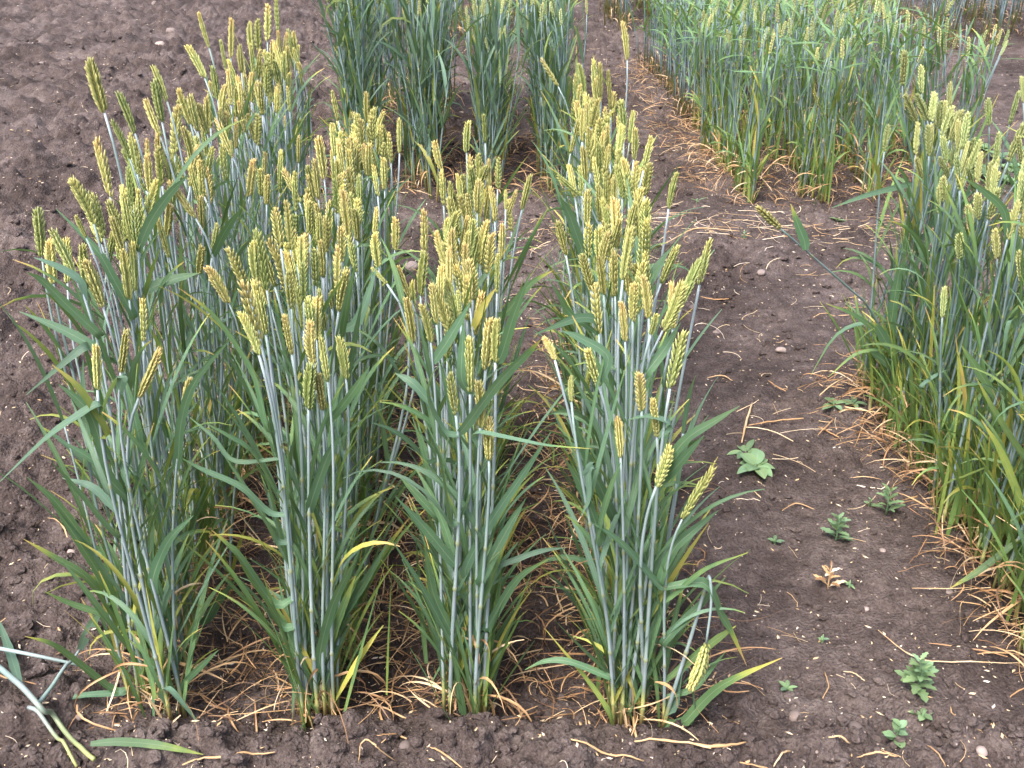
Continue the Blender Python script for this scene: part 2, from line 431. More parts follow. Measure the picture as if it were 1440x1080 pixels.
# ------------------------------------------------------------------ surveyed ears: tip x y, foot x y
EARS_PX = {0: '''121 80 147 159;169 127 190 188;162 167 176 205;182 185 193 245;140 192 156 282;202 139 222 185;217 90 235 143;215 110 228 172
246 145 246 221;252 122 268 175;265 132 278 185;260 175 271 230;277 145 290 185;277 15 294 67;267 61 288 110;310 54 318 100;295 112 297 195
300 92 306 140;321 97 325 148;310 117 312 165;327 24 325 82;335 61 339 97;347 29 356 82;362 25 364 72;377 4 376 72;388 -6 391 50;391 42 394 80
366 68 360 132;375 92 375 135;401 81 397 122;404 120 407 152;319 155 315 207;325 197 326 215;333 167 332 195;222 187 225 260;205 215 209 250
295 207 292 250;296 232 294 290;267 231 277 272;237 252 275 307;355 222 350 277;400 235 421 285;366 235 367 265;375 244 375 282;400 162 401 180
374 212 372 240;396 210 393 275;111 245 132 315;130 270 146 335;73 320 98 372;105 302 118 328;120 360 145 432;170 258 185 342;158 302 172 352
160 278 165 308;212 250 204 328;195 265 196 320;175 348 182 422;189 335 190 410;282 275 284 318;286 345 282 370;292 372 322 427;202 420 202 470
179 465 170 525;136 482 137 540;228 492 195 560;266 525 257 582;306 312 300 350;420 190 420 220;352 60 358 110;383 55 384 105;310 150 309 195''',
1: '''466 126 475 167;465 172 470 215;449 189 456 252;476 196 484 250;489 190 495 255;499 184 502 230;507 165 509 222;527 149 524 210;535 180 539 225
540 220 541 267;504 245 506 277;484 265 490 335;512 280 505 307;530 290 527 330;526 230 530 265;517 202 519 250;435 280 436 325;406 280 409 352
386 290 395 350;447 300 450 350;459 302 459 352;421 330 424 370;426 367 427 417;442 347 444 400;472 345 475 410;480 317 480 355;361 320 376 412
350 337 360 388;325 347 341 390;340 392 367 485;361 395 374 470;406 378 409 420;399 440 409 490;425 452 440 510;434 508 434 575;442 415 445 470
449 405 455 450;451 470 456 505;433 415 437 455;482 375 483 410;466 408 467 430;479 472 485 520;556 372 572 408;522 375 540 395;447 525 452 560
344 435 355 470;558 305 556 340;492 330 500 380;525 327 530 360;500 290 503 340;470 250 474 300''',
2: '''596 292 597 368;608 197 616 225;655 170 656 210;681 158 682 190;672 214 674 252;687 222 689 265;701 220 700 260;662 230 665 260;645 244 649 290
670 252 671 300;694 262 696 310;711 266 711 290;746 244 734 295;727 267 717 295;657 270 662 315;631 275 645 335;677 307 675 372;707 312 705 360
689 327 687 385;607 326 624 365;634 320 637 385;656 340 655 400;620 370 620 430;700 355 699 405;607 397 612 440;644 407 646 430;599 425 605 475
690 445 683 520;695 447 696 485;660 470 661 555;632 522 640 577;680 532 675 602;686 590 687 622;630 345 632 385;668 365 666 410''',
3: '''760 81 785 122;819 87 824 167;836 81 836 155;844 86 845 147;855 97 859 160;880 28 882 85;875 137 877 196;897 177 891 225;919 190 905 240
839 170 840 235;827 177 826 215;854 202 852 240;850 170 855 200;875 230 875 275;914 227 907 272;895 225 892 260;835 220 840 255;801 230 805 255
815 232 817 260;782 246 812 272;825 265 826 317;839 260 844 312;854 277 855 330;869 277 867 350;897 267 900 360;889 290 887 350;907 280 908 330
785 307 795 355;824 312 827 350;840 320 842 347;817 355 827 390;844 357 849 415;862 350 865 417;836 396 842 470;882 357 885 415;900 367 899 440
907 352 910 400;910 385 912 442;890 395 890 440;971 400 932 465;925 440 917 465;957 462 942 547;822 485 842 542;770 470 777 495;875 422 879 480
901 522 902 565;918 560 923 607;870 582 872 627;1002 654 950 747;948 627 927 675;800 527 802 550''',
4: '''1272 70 1269 120;1295 90 1296 132;1272 131 1291 175;1290 130 1304 170;1305 174 1306 220;1335 114 1335 147;1331 140 1326 185;1341 157 1342 200
1327 190 1330 225;1356 165 1352 192;1390 136 1391 177;1405 185 1400 227;1432 190 1436 227;1439 105 1439 145;1376 212 1375 247;1320 220 1335 250
1290 220 1296 252;1360 235 1367 260;1375 270 1375 300;1320 260 1320 292;1425 297 1425 335;1362 285 1365 317;1436 290 1437 330;1347 327 1349 357
1432 350 1434 375;1329 402 1326 437;1430 262 1430 290;1326 247 1327 272;1400 320 1402 360;1470 180 1470 230;1500 250 1500 300;1480 340 1480 390
1520 400 1520 450;1460 420 1460 470'''}
def parse(s): return [tuple(float(v) for v in e.split()) for e in s.replace('\n', ';').split(';') if e.strip()]

class Stem: pass
def settle_ear(e, xr, d0, d1, zr):
    tx, ty, bx, by = e; best = None
    for k in range(60):
        z = .45 + .012 * k; p = atZ(tx, ty, z)
        c = ((p.x - xr) / .055) ** 2 + ((z - zr) / .075) ** 2
        if p.y < d0 - .03: c += ((d0 - .03 - p.y) / .02) ** 2
        if p.y > d1: c += ((p.y - d1) / .04) ** 2
        if best is None or c < best[0]: best = (c, p)
    tip = best[1]
    b = atY(bx, by, tip.y + rng.uniform(-.012, .012))
    d = (b - tip); L = min(max(d.length, .072), .108) if d.length > .03 else .06
    small = d.length < .035
    b = tip + d.normalized() * (L if not small else max(d.length, .04))
    return tip, b
def make_stem_curve(base, foot, tip, splay=.25, n=15):
    d = (tip - foot).normalized(); L = (foot - base).length
    lean = (foot - base)
    c1 = base + Vector((lean.x * .12, lean.y * .12, L * .38))
    c2 = foot - d * (L * .22)
    return bez(base, c1, c2, foot, n)

PLANTS = []     # (empty, stems)
def new_plant(base, label, group):
    e = link('wheat_plant', None); e.location = base; e.empty_display_size = .05
    tag(e, label, 'wheat', group); return e
def rel(V, o): return [tuple(v - o) for v in V]
def add_stem(plant, curve, base_age, mats, r0=.0036, r1=.0018, nodes=(.1, .24, .42, .62)):
    o = plant.location.copy()
    V, F, L = stem_geo(curve, r0, r1, nodes, base_age)
    return link('stem', mesh('stem', rel(V, o), F, L, mats['stem']), plant)
def add_ear(plant, stem, foot, tip, pool, width=1.0):
    e = link('ear', rng.choice(pool), stem)
    e.matrix_local = Matrix.Translation(-plant.location) @ ear_matrix(foot, tip, width, rng.uniform(0, 6.28))
    return e
def add_leaf(plant, parent, P, width, side, twist, a0, a1, rnd, m, name='leaf', tip_age=None, fold=.22):
    V, F, L = ribbon_geo(P, width, side, twist, a0, a1, rnd, fold, tip_age=tip_age)
    return link(name, mesh(name, rel(V, plant.location), F, L, m), parent)

def blade(start, az, elev, length, droop, n=10, sway=0.0):
    """Path of a leaf: leaves the stem at an angle, arches over."""
    P = [start.copy()]; e = elev; a = az; st = length / (n - 1)
    for i in range(n - 1):
        t = (i + 1) / (n - 1)
        P.append(P[-1] + Vector((math.cos(a) * math.cos(e), math.sin(a) * math.cos(e), math.sin(e))) * st)
        e -= droop * (.35 + 1.5 * t) / (n - 1); a += sway / (n - 1)
    return P
def keep_up(P):
    for p in P:
        g = .004
        if p.z < g: p.z = g
    return P
def random_leaves(plant, stem, curve, cnt, lo, hi, m, front=False, age=.05, wid=(.005, .012), ln=(.14, .27), full=False, n=10, old=.14):
    for k in range(cnt):
        t = lo + (hi - lo) * ((k + rng.random()) / cnt) ** 1.25
        i = min(int(t * (len(curve) - 1)), len(curve) - 2); f = t * (len(curve) - 1) - i
        s = curve[i].lerp(curve[i + 1], f)
        side = rng.choice((0, math.pi))
        az = side + rng.gauss(0, .75)
        if front and math.sin(az) < -.35: az = -az
        if full: az = rng.uniform(0, 6.28)
        el = R(rng.uniform(62, 86)); L = rng.uniform(*ln); dr = abs(rng.gauss(.3, .4))
        if rng.random() < .13: dr += 1.3
        P = keep_up(blade(s, az, el, L, dr, n, rng.uniform(-.3, .3)))
        hz = Vector((-math.sin(az), math.cos(az), 0))
        low = max(0, (.35 - t) / .35)
        a = age + rng.uniform(-.05, .1) + low * .15
        r_ = rng.random()
        ta = rng.uniform(.75, 1) if r_ < .3 else (.55 if r_ < .55 else None)
        if rng.random() < old * (1 + 2 * low): a += rng.uniform(.2, .5)
        add_leaf(plant, stem, P, rng.uniform(*wid), hz, rng.uniform(-1.5, 1.5), a, a + rng.uniform(0, .15), rng.random(), m, tip_age=ta, fold=rng.uniform(.1, .4))
def dry_leaves(plant, base, cnt, zmax=.16, spread=.1):
    for k in range(cnt):
        s = base + Vector((rng.gauss(0, .018), rng.gauss(0, .018), rng.uniform(.008, zmax)))
        az = rng.choice((0, math.pi)) + rng.gauss(0, .9)
        P = blade(s, az, R(rng.uniform(5, 75)), rng.uniform(.08, .2), rng.uniform(.6, 2.5), 9, rng.uniform(-1.0, 1.0))
        for p in P:
            if p.z < -.004: p.z = -.004 + rng.uniform(0, .004)
        add_leaf(plant, plant, P, rng.uniform(.0025, .0065), Vector((-math.sin(az), math.cos(az), 0)), rng.uniform(-3, 3), 0, 0,
                 rng.uniform(.15, .85), M_STRAW, 'dry_leaf', fold=.5)

ROW_LABEL = ['in the outer row along the broad bare soil', 'in the second row from the broad bare soil',
             'in the shortest of the four yellow-eared rows', 'in the yellow-eared row bordering the weedy path']
END_LABEL = ['wheat plant with drooping leaves at the row end beside cut fallen stems', 'wheat plant ending the row between fallen-stem row and shortest row',
             'wheat plant with pale blue bare stems ending the shortest row', 'wheat plant with a yellowing low leaf ending the row by the path']
SILVER = dict(stem=M_STEM, leaf=M_LEAF, ears=EARS)
DARK = dict(stem=M_STEM_DARK, leaf=M_LEAF, ears=EARS_GREEN)
ALLSTEMS = {}

SHORT = {'ripening wheat plant with yellow-green ears ' + a: b for a, b in zip(ROW_LABEL, ('the outer row by bare soil', 'the second row from bare soil', 'the shortest yellow-eared row', 'the row bordering the path'))}
ORD = ['first', 'second', 'third', 'fourth', 'fifth', 'sixth', 'seventh', 'eighth', 'ninth']
def row_label(i, n, endlabel, label):
    if not endlabel: return label
    if i == 0: return endlabel
    where = SHORT[label]
    if i < 9: return 'yellow-eared wheat plant %s from the open end of %s' % (ORD[i], where)
    if i >= n - 4: return 'yellow-eared wheat plant %s from the back end of %s' % (('first', 'second', 'third', 'fourth')[n - 1 - i], where)
    return label
def build_row(ri, xr, d0, d1, zr, mats, label, group, endlabel, fill_step=.05, half=.024):
    stems = []
    for e in parse(EARS_PX.get(ri, '')):
        # ears of the block across the path may stand in any of its rows
        if ri == 4:
            xx = min((1.10, 1.40, 1.72), key=lambda v: abs(atZ(e[0], e[1], .80).x - v)); dd = (1.37, 2.62)
            if xx != xr: continue
        tip, foot = settle_ear(e, xr, d0, d1, zr)
        s = Stem(); s.tip = tip; s.foot = foot; s.ear = True
        bx = xr - .012 + rng.gauss(0, .009) + max(-.05, min(.05, (tip.x - xr) * .6))
        by = min(max(foot.y + rng.gauss(.0, .015), d0 + rng.random() * .03), d1)
        s.base = Vector((bx, by, 0)); stems.append(s)
    # fill the row where the survey saw no ear, so that it stands closed from every side
    y = d0 + .03
    while y < d1:
        near = sum(1 for s in stems if abs(s.base.y - y) < fill_step * .5)
        for k in range(max(0, (5 if y < d0 + .1 else 4) - near)):
            s = Stem(); s.ear = y > d0 + .16 or ri == 4
            s.base = Vector((xr - .015 + rng.gauss(0, half), y + rng.uniform(-.02, .02), 0))
            h = (zr - .09) * (rng.uniform(.9, 1.03) if s.ear else rng.uniform(.55, .75))
            s.foot = s.base + Vector((rng.gauss(0, .026), rng.gauss(0, .02), h))
            s.tip = s.foot + Vector((rng.gauss(0, .012), rng.gauss(0, .01), rng.uniform(.07, .09))); stems.append(s)
        y += fill_step
    stems.sort(key=lambda s: s.base.y)
    groups = []
    for s in stems:
        if groups and s.base.y - groups[-1][0].base.y < .05 and len(groups[-1]) < 6: groups[-1].append(s)
        else: groups.append([s])
    for gi, g in enumerate(groups):
        c = sum((s.base for s in g), Vector()) / len(g)
        lb = row_label(gi, len(groups), endlabel, label)
        pl = new_plant(Vector((c.x, c.y, gz(c.x, c.y) - .004)), lb, group)
        front = c.y < d0 + .13
        for s in g:
            s.base.z = gz(s.base.x, s.base.y) - .006
            s.curve = make_stem_curve(s.base, s.foot, s.tip)
            s.plant = pl; s.row = ri
            thick = rng.uniform(.85, 1.2)
            s.obj = add_stem(pl, s.curve, rng.uniform(.5, 1), mats, .0038 * thick, .0019 * thick,
                             sorted((rng.uniform(.06, .12), rng.uniform(.2, .28), rng.uniform(.38, .48), rng.uniform(.58, .7))))
            if s.ear: add_ear(pl, s.obj, s.foot, s.tip, mats['ears'], rng.uniform(.66, 1.0) * (.088 / max(.06, (s.tip - s.foot).length)) ** .5)
            else:                                   # barren shoot ending in its youngest leaf
                az = rng.uniform(0, 6.28); P = blade(s.curve[-1], az, R(rng.uniform(65, 85)), rng.uniform(.14, .24), rng.uniform(.1, .8), 10)
                add_leaf(pl, s.obj, P, rng.uniform(.008, .014), Vector((-math.sin(az), math.cos(az), 0)), rng.uniform(-1.2, 1.2), .02, .05, rng.random(), mats['leaf'])
            if ri == 4: random_leaves(pl, s.obj, s.curve, 7, .06, .8, mats['leaf'] if rng.random() < .6 else M_LEAF_LIGHT, age=.1)
            elif front: random_leaves(pl, s.obj, s.curve, 8, .04, .72, mats['leaf'], True)
            else: random_leaves(pl, s.obj, s.curve, 6, .06, .8, mats['leaf'])
        dry_leaves(pl, c, 5)
        for k in range((11 if front else 7) if ri < 4 else 17):       # leaves springing from the foot of the plant
            b = c + Vector((rng.gauss(0, .025), rng.gauss(0, .02), rng.uniform(.0, .06))); az = rng.choice((0, math.pi)) + rng.gauss(0, .7)
            if front and math.sin(az) < -.3: az = -az
            a = rng.uniform(.05, .3) + (.1 if ri == 4 else 0)
            P = keep_up(blade(b, az, R(rng.uniform(66, 88)), rng.uniform(.18, .36), abs(rng.gauss(.15, .25)), 10, rng.uniform(-.2, .2)))
            add_leaf(pl, pl, P, rng.uniform(.006, .012), Vector((-math.sin(az), math.cos(az), 0)), rng.uniform(-1.5, 1.5), a + .12, a - .05, rng.random(), M_LEAF_LIGHT if ri == 4 or rng.random() < .35 else mats['leaf'], tip_age=rng.choice((None, .6, .85)))
        for k in range(2 if front else 1):        # withered sheaths clasping the stem feet
            b = c + Vector((rng.gauss(0, .03), rng.gauss(0, .015), -.005)); az = rng.uniform(0, 6.28)
            P = blade(b, az, R(rng.uniform(78, 88)), rng.uniform(.05, .13), rng.uniform(-.1, .5), 6)
            add_leaf(pl, pl, P, rng.uniform(.006, .010), Vector((-math.sin(az), math.cos(az), 0)), rng.uniform(-.6, .6), 0, 0, rng.uniform(.4, .85), M_STRAW, 'dry_leaf', fold=.8)
        PLANTS.append(pl)
    return stems

for ri in range(4):
    d0, d1 = ROW_D[ri]
    ALLSTEMS[ri] = build_row(ri, ROWS[ri], d0, d1, (.90, .83, .80, .86)[ri], SILVER,
        'ripening wheat plant with yellow-green ears ' + ROW_LABEL[ri], 'wheat ' + ROW_LABEL[ri], END_LABEL[ri])
st = []
for xr, wh in ((1.10, 'edge row along the path'), (1.40, 'middle row'), (1.72, 'row farthest inside')):
    st += build_row(4, xr, 1.60 if xr > 1.2 else 1.45, 2.66, .86, DARK, 'pale-eared wheat plant in the %s of block across the path' % wh,
                    'wheat in the %s of the block across the path' % wh, None, .05)
ALLSTEMS[4] = st

# ------------------------------------------------------------------ surveyed leaves: row, width px, age at foot, age at tip, bloom, then x y pairs from foot to tip
LEAVES = '''0 22 0 .05 .2 187 442 160 392 135 350 79 294;0 14 .05 .35 .4 142 473 97 432 60 395 38 383;0 16 0 .1 .5 130 487 85 462 27 438
0 13 0 .1 .9 128 490 118 488 90 510 37 555;0 12 0 0 .9 112 394 80 374 48 362;0 17 0 .55 .9 172 530 162 536 146 572 128 640
0 22 0 .05 .7 140 566 110 583 65 615 -5 682;0 13 .45 .75 .1 152 610 127 567 103 537 73 513;0 24 0 0 .1 150 645 130 590 110 563 82 540
0 20 0 0 .2 185 702 155 675 135 650 77 615;0 12 .1 .3 .2 140 790 105 740 75 702 38 671;0 12 0 .2 .9 165 714 130 685 87 672
0 20 0 .1 .1 160 750 110 690 70 647;0 22 0 .1 .1 158 838 112 763 68 700;0 15 .1 .8 .2 166 876 127 816 76 783 33 758
0 10 .2 .5 .4 150 866 98 848 63 832;0 14 .1 .7 .3 160 970 102 925 70 904 35 895;0 11 .05 .2 .6 170 974 112 978 63 992
0 24 0 0 .1 215 812 237 760 272 725;0 28 0 0 .1 250 642 255 590 275 535 330 470;0 16 .05 .2 .4 197 410 235 395 280 384
0 18 0 .1 .4 210 314 235 277 265 245;0 13 0 .1 .2 302 367 317 325 340 292;0 10 .05 .2 .1 262 958 285 935 307 914
0 15 .05 .2 .1 290 872 312 838 335 812;0 11 0 .2 .9 226 972 238 968 262 995 292 1034
1 18 0 .9 .1 374 602 358 530 320 468 292 435 250 404;1 10 .05 .3 .7 378 720 340 685 285 660 257 645;1 20 0 .3 .2 388 690 355 635 325 615 284 592
1 7 .1 .2 .7 330 648 300 615 267 587;1 22 .05 .9 .2 386 848 340 785 320 765 297 745;1 10 0 .2 .6 390 760 375 735 358 712
1 18 .05 .2 .1 398 880 375 842 350 810 328 772;1 23 .05 .2 .05 450 922 465 860 485 815 500 786;1 12 .3 .6 .1 460 918 480 860 500 810
1 14 .05 .2 .1 478 870 515 815 548 758;1 20 0 .1 .2 440 700 462 640 480 610;1 16 0 .1 .9 500 455 512 430 530 375;1 14 .1 .2 .2 455 600 490 560 520 515
2 23 .02 .85 .5 655 600 700 540 742 497 760 478;2 14 0 .1 .6 612 570 582 540 556 525;2 24 0 .05 .6 626 606 603 560 607 528 628 507 645 503
2 22 0 .05 .5 618 508 632 475 662 424;2 14 0 .05 .3 649 532 650 490 652 452;2 14 .02 .85 .9 668 607 715 615 770 626 832 631
2 24 0 .15 .5 655 800 690 735 737 665 775 607;2 14 0 .1 .3 638 910 596 830 547 753;2 14 .1 .4 .2 636 898 610 835 596 760;2 12 0 .1 .3 650 972 628 925 615 884
2 14 0 .1 .2 650 968 691 911 723 855;2 14 .05 .5 .3 684 886 726 816 772 786;2 16 0 .1 .3 632 785 595 740 555 697;2 14 0 .1 .6 634 730 620 650 604 614
2 12 .1 .3 .2 610 722 585 695 562 670;2 9 0 .1 .8 716 790 760 775 797 770;2 20 0 .1 .2 678 812 712 747 740 700;2 11 .62 .66 .2 672 446 684 424 698 404
2 16 .05 .2 .3 705 500 722 445 745 385;2 12 .1 .75 .2 712 440 745 400 778 380
3 16 0 .3 .9 945 597 925 587 905 585 882 591;3 12 0 .2 .4 926 822 890 780 860 752 827 732;3 28 0 .15 .1 928 816 947 772 982 740 1010 718
3 8 .25 .5 .4 953 832 992 800 1052 777;3 18 .05 .2 .2 933 658 965 617 1005 592 1040 571;3 15 0 .1 .2 940 668 965 640 990 612;3 11 0 .1 .95 836 655 827 660 828 700 817 726
3 26 0 .05 .1 857 714 825 642 808 590;3 22 0 .1 .1 842 750 815 680 792 642;3 12 .05 .3 .4 868 958 822 915 780 872;3 10 .1 .3 .4 852 950 800 930 765 930 738 942
3 8 .4 .7 .3 857 1002 827 957 767 885;3 20 0 .05 .95 950 990 956 942 970 944 976 1000 966 1052;3 22 .15 .78 .2 938 1042 990 985 1027 957 1100 925
3 18 .05 1 .2 992 820 1015 865 1027 885 1050 936;3 10 .1 .3 .2 975 968 1000 940 1020 917;3 16 0 .1 .2 912 520 935 490 957 454;3 16 0 .05 .6 912 398 925 375 941 351
3 14 0 .1 .5 838 450 815 447 790 455 752 470;3 10 .1 .2 .2 803 442 790 422 775 397;3 16 0 .05 .5 818 348 800 300 787 277;3 14 0 .1 .6 855 502 815 475 790 465
3 14 .05 .2 .3 935 900 985 850 1020 812;3 12 .3 .6 .2 930 960 1000 905 1035 880
4 14 0 .1 .2 1252 487 1255 440 1265 382 1273 365;4 10 .05 .4 .8 1250 490 1230 460 1205 456 1172 475 1140 528;4 7 .3 .5 .6 1246 493 1205 497 1165 530
4 8 0 .6 .9 1226 494 1220 498 1221 525 1217 553;4 9 .1 .6 .4 1255 486 1205 445 1162 427;4 14 0 .1 .2 1268 526 1240 505 1223 494;4 9 0 .2 .9 1295 545 1315 528 1332 520
4 11 0 .5 .9 1425 449 1418 455 1412 490 1407 536;4 9 0 .2 .8 1267 262 1217 275 1170 292;4 12 .05 .5 .4 1412 297 1385 270 1353 248;4 12 .2 .5 .2 1400 560 1375 520 1352 486
4 13 .3 .6 .2 1440 640 1400 580 1372 530;4 12 .4 .7 .2 1440 720 1410 640 1380 590;4 8 .4 .9 .5 1400 655 1360 668 1320 690 1300 760;4 10 .2 .8 .2 1430 760 1380 800 1335 828'''
def stem_at(ri, px, py):
    best = None
    for s in ALLSTEMS[ri]:
        for i, p in enumerate(s.curve):
            if i == 0 and py > 400: pass
            x, y, Z = proj(p)
            if abs(y - py) > 45: continue
            q = math.hypot(x - px, (y - py) * .45) + (p.y - 1.35) * 130
            if best is None or q < best[0]: best = (q, s, p, i)
    return best
for e in parse(LEAVES):
    ri = int(e[0]); wpx, a0, a1, bl = e[1:5]; pts = [(e[i], e[i + 1]) for i in range(5, len(e), 2)]
    b = stem_at(ri, *pts[0])
    if b is None: continue
    _, s, sp, i = b
    y0 = sp.y - .004
    out = rng.uniform(-.05, .03)
    P = [atY(x, y, y0 + out * k / (len(pts) - 1)) for k, (x, y) in enumerate(pts)]
    # the blade springs from the stem itself
    near = min((c for c in s.curve), key=lambda c: abs(c.z - P[0].z + .015))
    P = [near.copy()] + P if (near - P[0]).length > .012 else [near.copy()] + P[1:]
    Z = (P[-1] - C0).dot(fw)
    C = keep_up(spline(P, 14))
    t = (C[-1] - C[0]).normalized()
    sd0 = t.cross((C[len(C) // 2] - C0).normalized())
    wid = min(wpx, 16) / FPX * Z * .95
    tw = rng.uniform(-.5, .5)
    sd0 = Matrix.Rotation(rng.uniform(-.45, .45) - tw * .5, 3, t) @ sd0
    o = add_leaf(s.plant, s.obj, C, wid, sd0, tw, a0, a0 + (a1 - a0) * .25, bl, M_LEAF, fold=.18, tip_age=a1)

def snapped_stem():
    s = min(ALLSTEMS[3], key=lambda q: (q.base - atZ(925, 1035, 0)).length); pl = s.plant; y = s.base.y - .01
    P = [s.base.copy()] + [atY(a, b, y - .01 * k) for k, (a, b) in enumerate(((948, 970), (972, 895), (992, 826), (998, 812), (1000, 850), (993, 905)))]
    so = add_stem(pl, spline(P, 22), .6, SILVER, .0042, .002, (.3, .5))
    add_ear(pl, so, P[-1], atY(981, 968, y - .06), EARS, 1.2)
snapped_stem()

# ------------------------------------------------------------------ the bent stem leaning over the path
def bent_plant():
    y = 2.45
    pts = [(1298, 612), (1288, 565), (1265, 520), (1247, 480), (1220, 430), (1205, 415), (1165, 380), (1133, 352), (1098, 322)]
    P = [atY(a, b, y - .02 * i) for i, (a, b) in enumerate(pts)]
    P[0].z = gz(P[0].x, P[0].y) - .005
    pl = new_plant(P[0].copy(), 'single wheat plant leaning far out over the path with its ear hanging free', None)
    C = spline(P, 20)
    so = add_stem(pl, C, .3, DARK, .0042, .002, (.25, .55, .85))
    tip = atY(1064, 290, y - .02 * len(pts))
    add_ear(pl, so, P[-1], tip, EARS, 1.1)
    for w_, q in ((12, [(1133, 352), (1131, 338), (1123, 318), (1112, 287)]), (13, [(1250, 488), (1240, 470), (1228, 452)])):
        L = spline([atY(a, b, y - .15) for a, b in q], 12)
        t = (L[-1] - L[0]).normalized()
        add_leaf(pl, so, L, w_ / FPX * 2.7, t.cross((L[3] - C0).normalized()), .3, 0, .1, .3, M_LEAF, tip_age=.8)
    dry_leaves(pl, P[0], 4)
bent_plant()

# ------------------------------------------------------------------ prototype plants for the blocks behind, copied with their parts
def proto(mats, h, nst, leafy, lnr, wid, age, seed, spread=.02, dry=4, flag=False, n=7, ears=1.0, foot=0):
    global rng
    keep = rng; rng = random.Random(seed)
    pl = new_plant(Vector((0, 0, 0)), '', None)
    for k in range(nst):
        b = Vector((rng.gauss(0, spread), rng.gauss(0, spread), -.01))
        hh = h * rng.uniform(.86, 1.08)
        f = b + Vector((rng.gauss(0, .045), rng.gauss(0, .045), hh - .08)); t = f + Vector((rng.gauss(0, .012), rng.gauss(0, .012), rng.uniform(.06, .085)))
        c = make_stem_curve(b, f, t, n=10)
        so = add_stem(pl, c, rng.uniform(.4, 1), mats, .0042, .0022, (.25, .45, .7))
        if rng.random() < ears: add_ear(pl, so, f, t, mats['ears'], .85)
        random_leaves(pl, so, c, leafy, .08, .86, mats['leaf'], full=True, age=age, wid=wid, ln=lnr, n=n)
        if flag:
            az = rng.uniform(0, 6.28); s = c[8]
            P = blade(s, az, R(rng.uniform(5, 40)), rng.uniform(.12, .2), rng.uniform(.1, .6), n)
            add_leaf(pl, so, P, rng.uniform(.009, .014), Vector((-math.sin(az), math.cos(az), 0)), rng.uniform(-1, 1), 0, .05, rng.uniform(.2, .6), mats['leaf'])
    for k in range(foot):
        az = rng.uniform(0, 6.28); P = blade(Vector((rng.gauss(0, .03), rng.gauss(0, .02), 0)), az, R(rng.uniform(70, 88)), rng.uniform(.2, .36), rng.uniform(0, .4), n)
        a = rng.uniform(.15, .4)
        add_leaf(pl, pl, P, rng.uniform(.007, .012), Vector((-math.sin(az), math.cos(az), 0)), rng.uniform(-1.2, 1.2), a + .15, a, rng.random(), M_LEAF_LIGHT)
    dry_leaves(pl, Vector((0, 0, 0)), dry, .14)
    rng = keep
    return pl
def copy_tree(o, parent=None):
    c = o.copy(); COL.objects.link(c)
    c.parent = parent
    for ch in o.children: copy_tree(ch, c)
    return c
def place(pr, used, x, y, s, rz, label, group):
    if pr in used: o = copy_tree(pr)
    else: o = pr; used.add(pr)
    o.location = (x, y, gz(x, y)); o.rotation_euler = (rng.gauss(0, .03), rng.gauss(0, .03), rz); o.scale = (s, s, s)
    o['label'] = label
    if group: o['group'] = group
    return o
BLUE = dict(stem=M_STEM_DARK, leaf=M_LEAF_BLUE, ears=EARS_FAR)
LIGHT = dict(stem=M_STEM_DARK, leaf=M_LEAF_LIGHT, ears=EARS_FAR)
PB = [proto(BLUE, .98, 4, 7, (.17, .30), (.010, .018), .0, 50 + i, spread=.035) for i in range(5)]
PL = [proto(LIGHT, .74, 3, 5, (.13, .22), (.008, .013), .08, 70 + i, flag=True, dry=6, ears=.45, foot=5) for i in range(6)]
used = set(); STUFF = []
for xr, hs, wh in ((-.635, 1.02, 'outer'), (-.315, 1.0, 'second'), (-.005, .84, 'shortest'), (.275, .97, 'path-side')):
    y = 4.56; k = 0
    while y < 6.6:
        x = xr + rng.gauss(0, .02); s = hs * rng.uniform(.92, 1.06)
        if y < 5.55:
            place(rng.choice(PB), used, x, y, s, rng.uniform(0, 6.28), ('foremost' if y < 4.6 else 'tall') + ' blue-green wheat plant behind and in line with the %s yellow-eared row' % wh, None if y < 4.6 else 'blue-green wheat in line with the %s yellow-eared row' % wh)
        else: STUFF.append((x, y, s, 'B'))
        y += .062 if y < 5.2 else .08; k += 1
for xr, wh in ((1.12, 'edge row at the gap'), (1.43, 'second row from the gap'), (1.74, 'third row from the gap'), (2.05, 'last row from the gap')):
    y = 4.42
    while y < 7.6:
        x = xr + rng.gauss(0, .022); s = rng.uniform(.88, 1.1)
        if y < 5.75:
            place(rng.choice(PL), used, x, y, s, rng.uniform(0, 6.28), ('foremost ' if y < 4.45 else '') + 'light green wheat plant beyond the bent stem in the ' + wh, None if y < 4.45 else 'light green wheat in the ' + wh)
        else: STUFF.append((x, y, s, 'L'))
        y += .072 if y < 5.3 else .09
for xr in (1.1, 1.42, 1.74, 2.05):
    for k in range(16): STUFF.append((xr + rng.gauss(0, .03), 8.9 + k * .12, rng.uniform(1, 1.2), 'B'))
for xr in (3.6, 3.95, 4.3, 4.6, 4.95, 5.3):
    for k in range(16): STUFF.append((xr + rng.gauss(0, .03), 8.3 + k * .12, rng.uniform(1, 1.2), 'B'))
for xr in (-.62, -.32, 0, .28):
    for k in range(10): STUFF.append((xr + rng.gauss(0, .03), 8.6 + k * .15, rng.uniform(1, 1.1), 'B'))

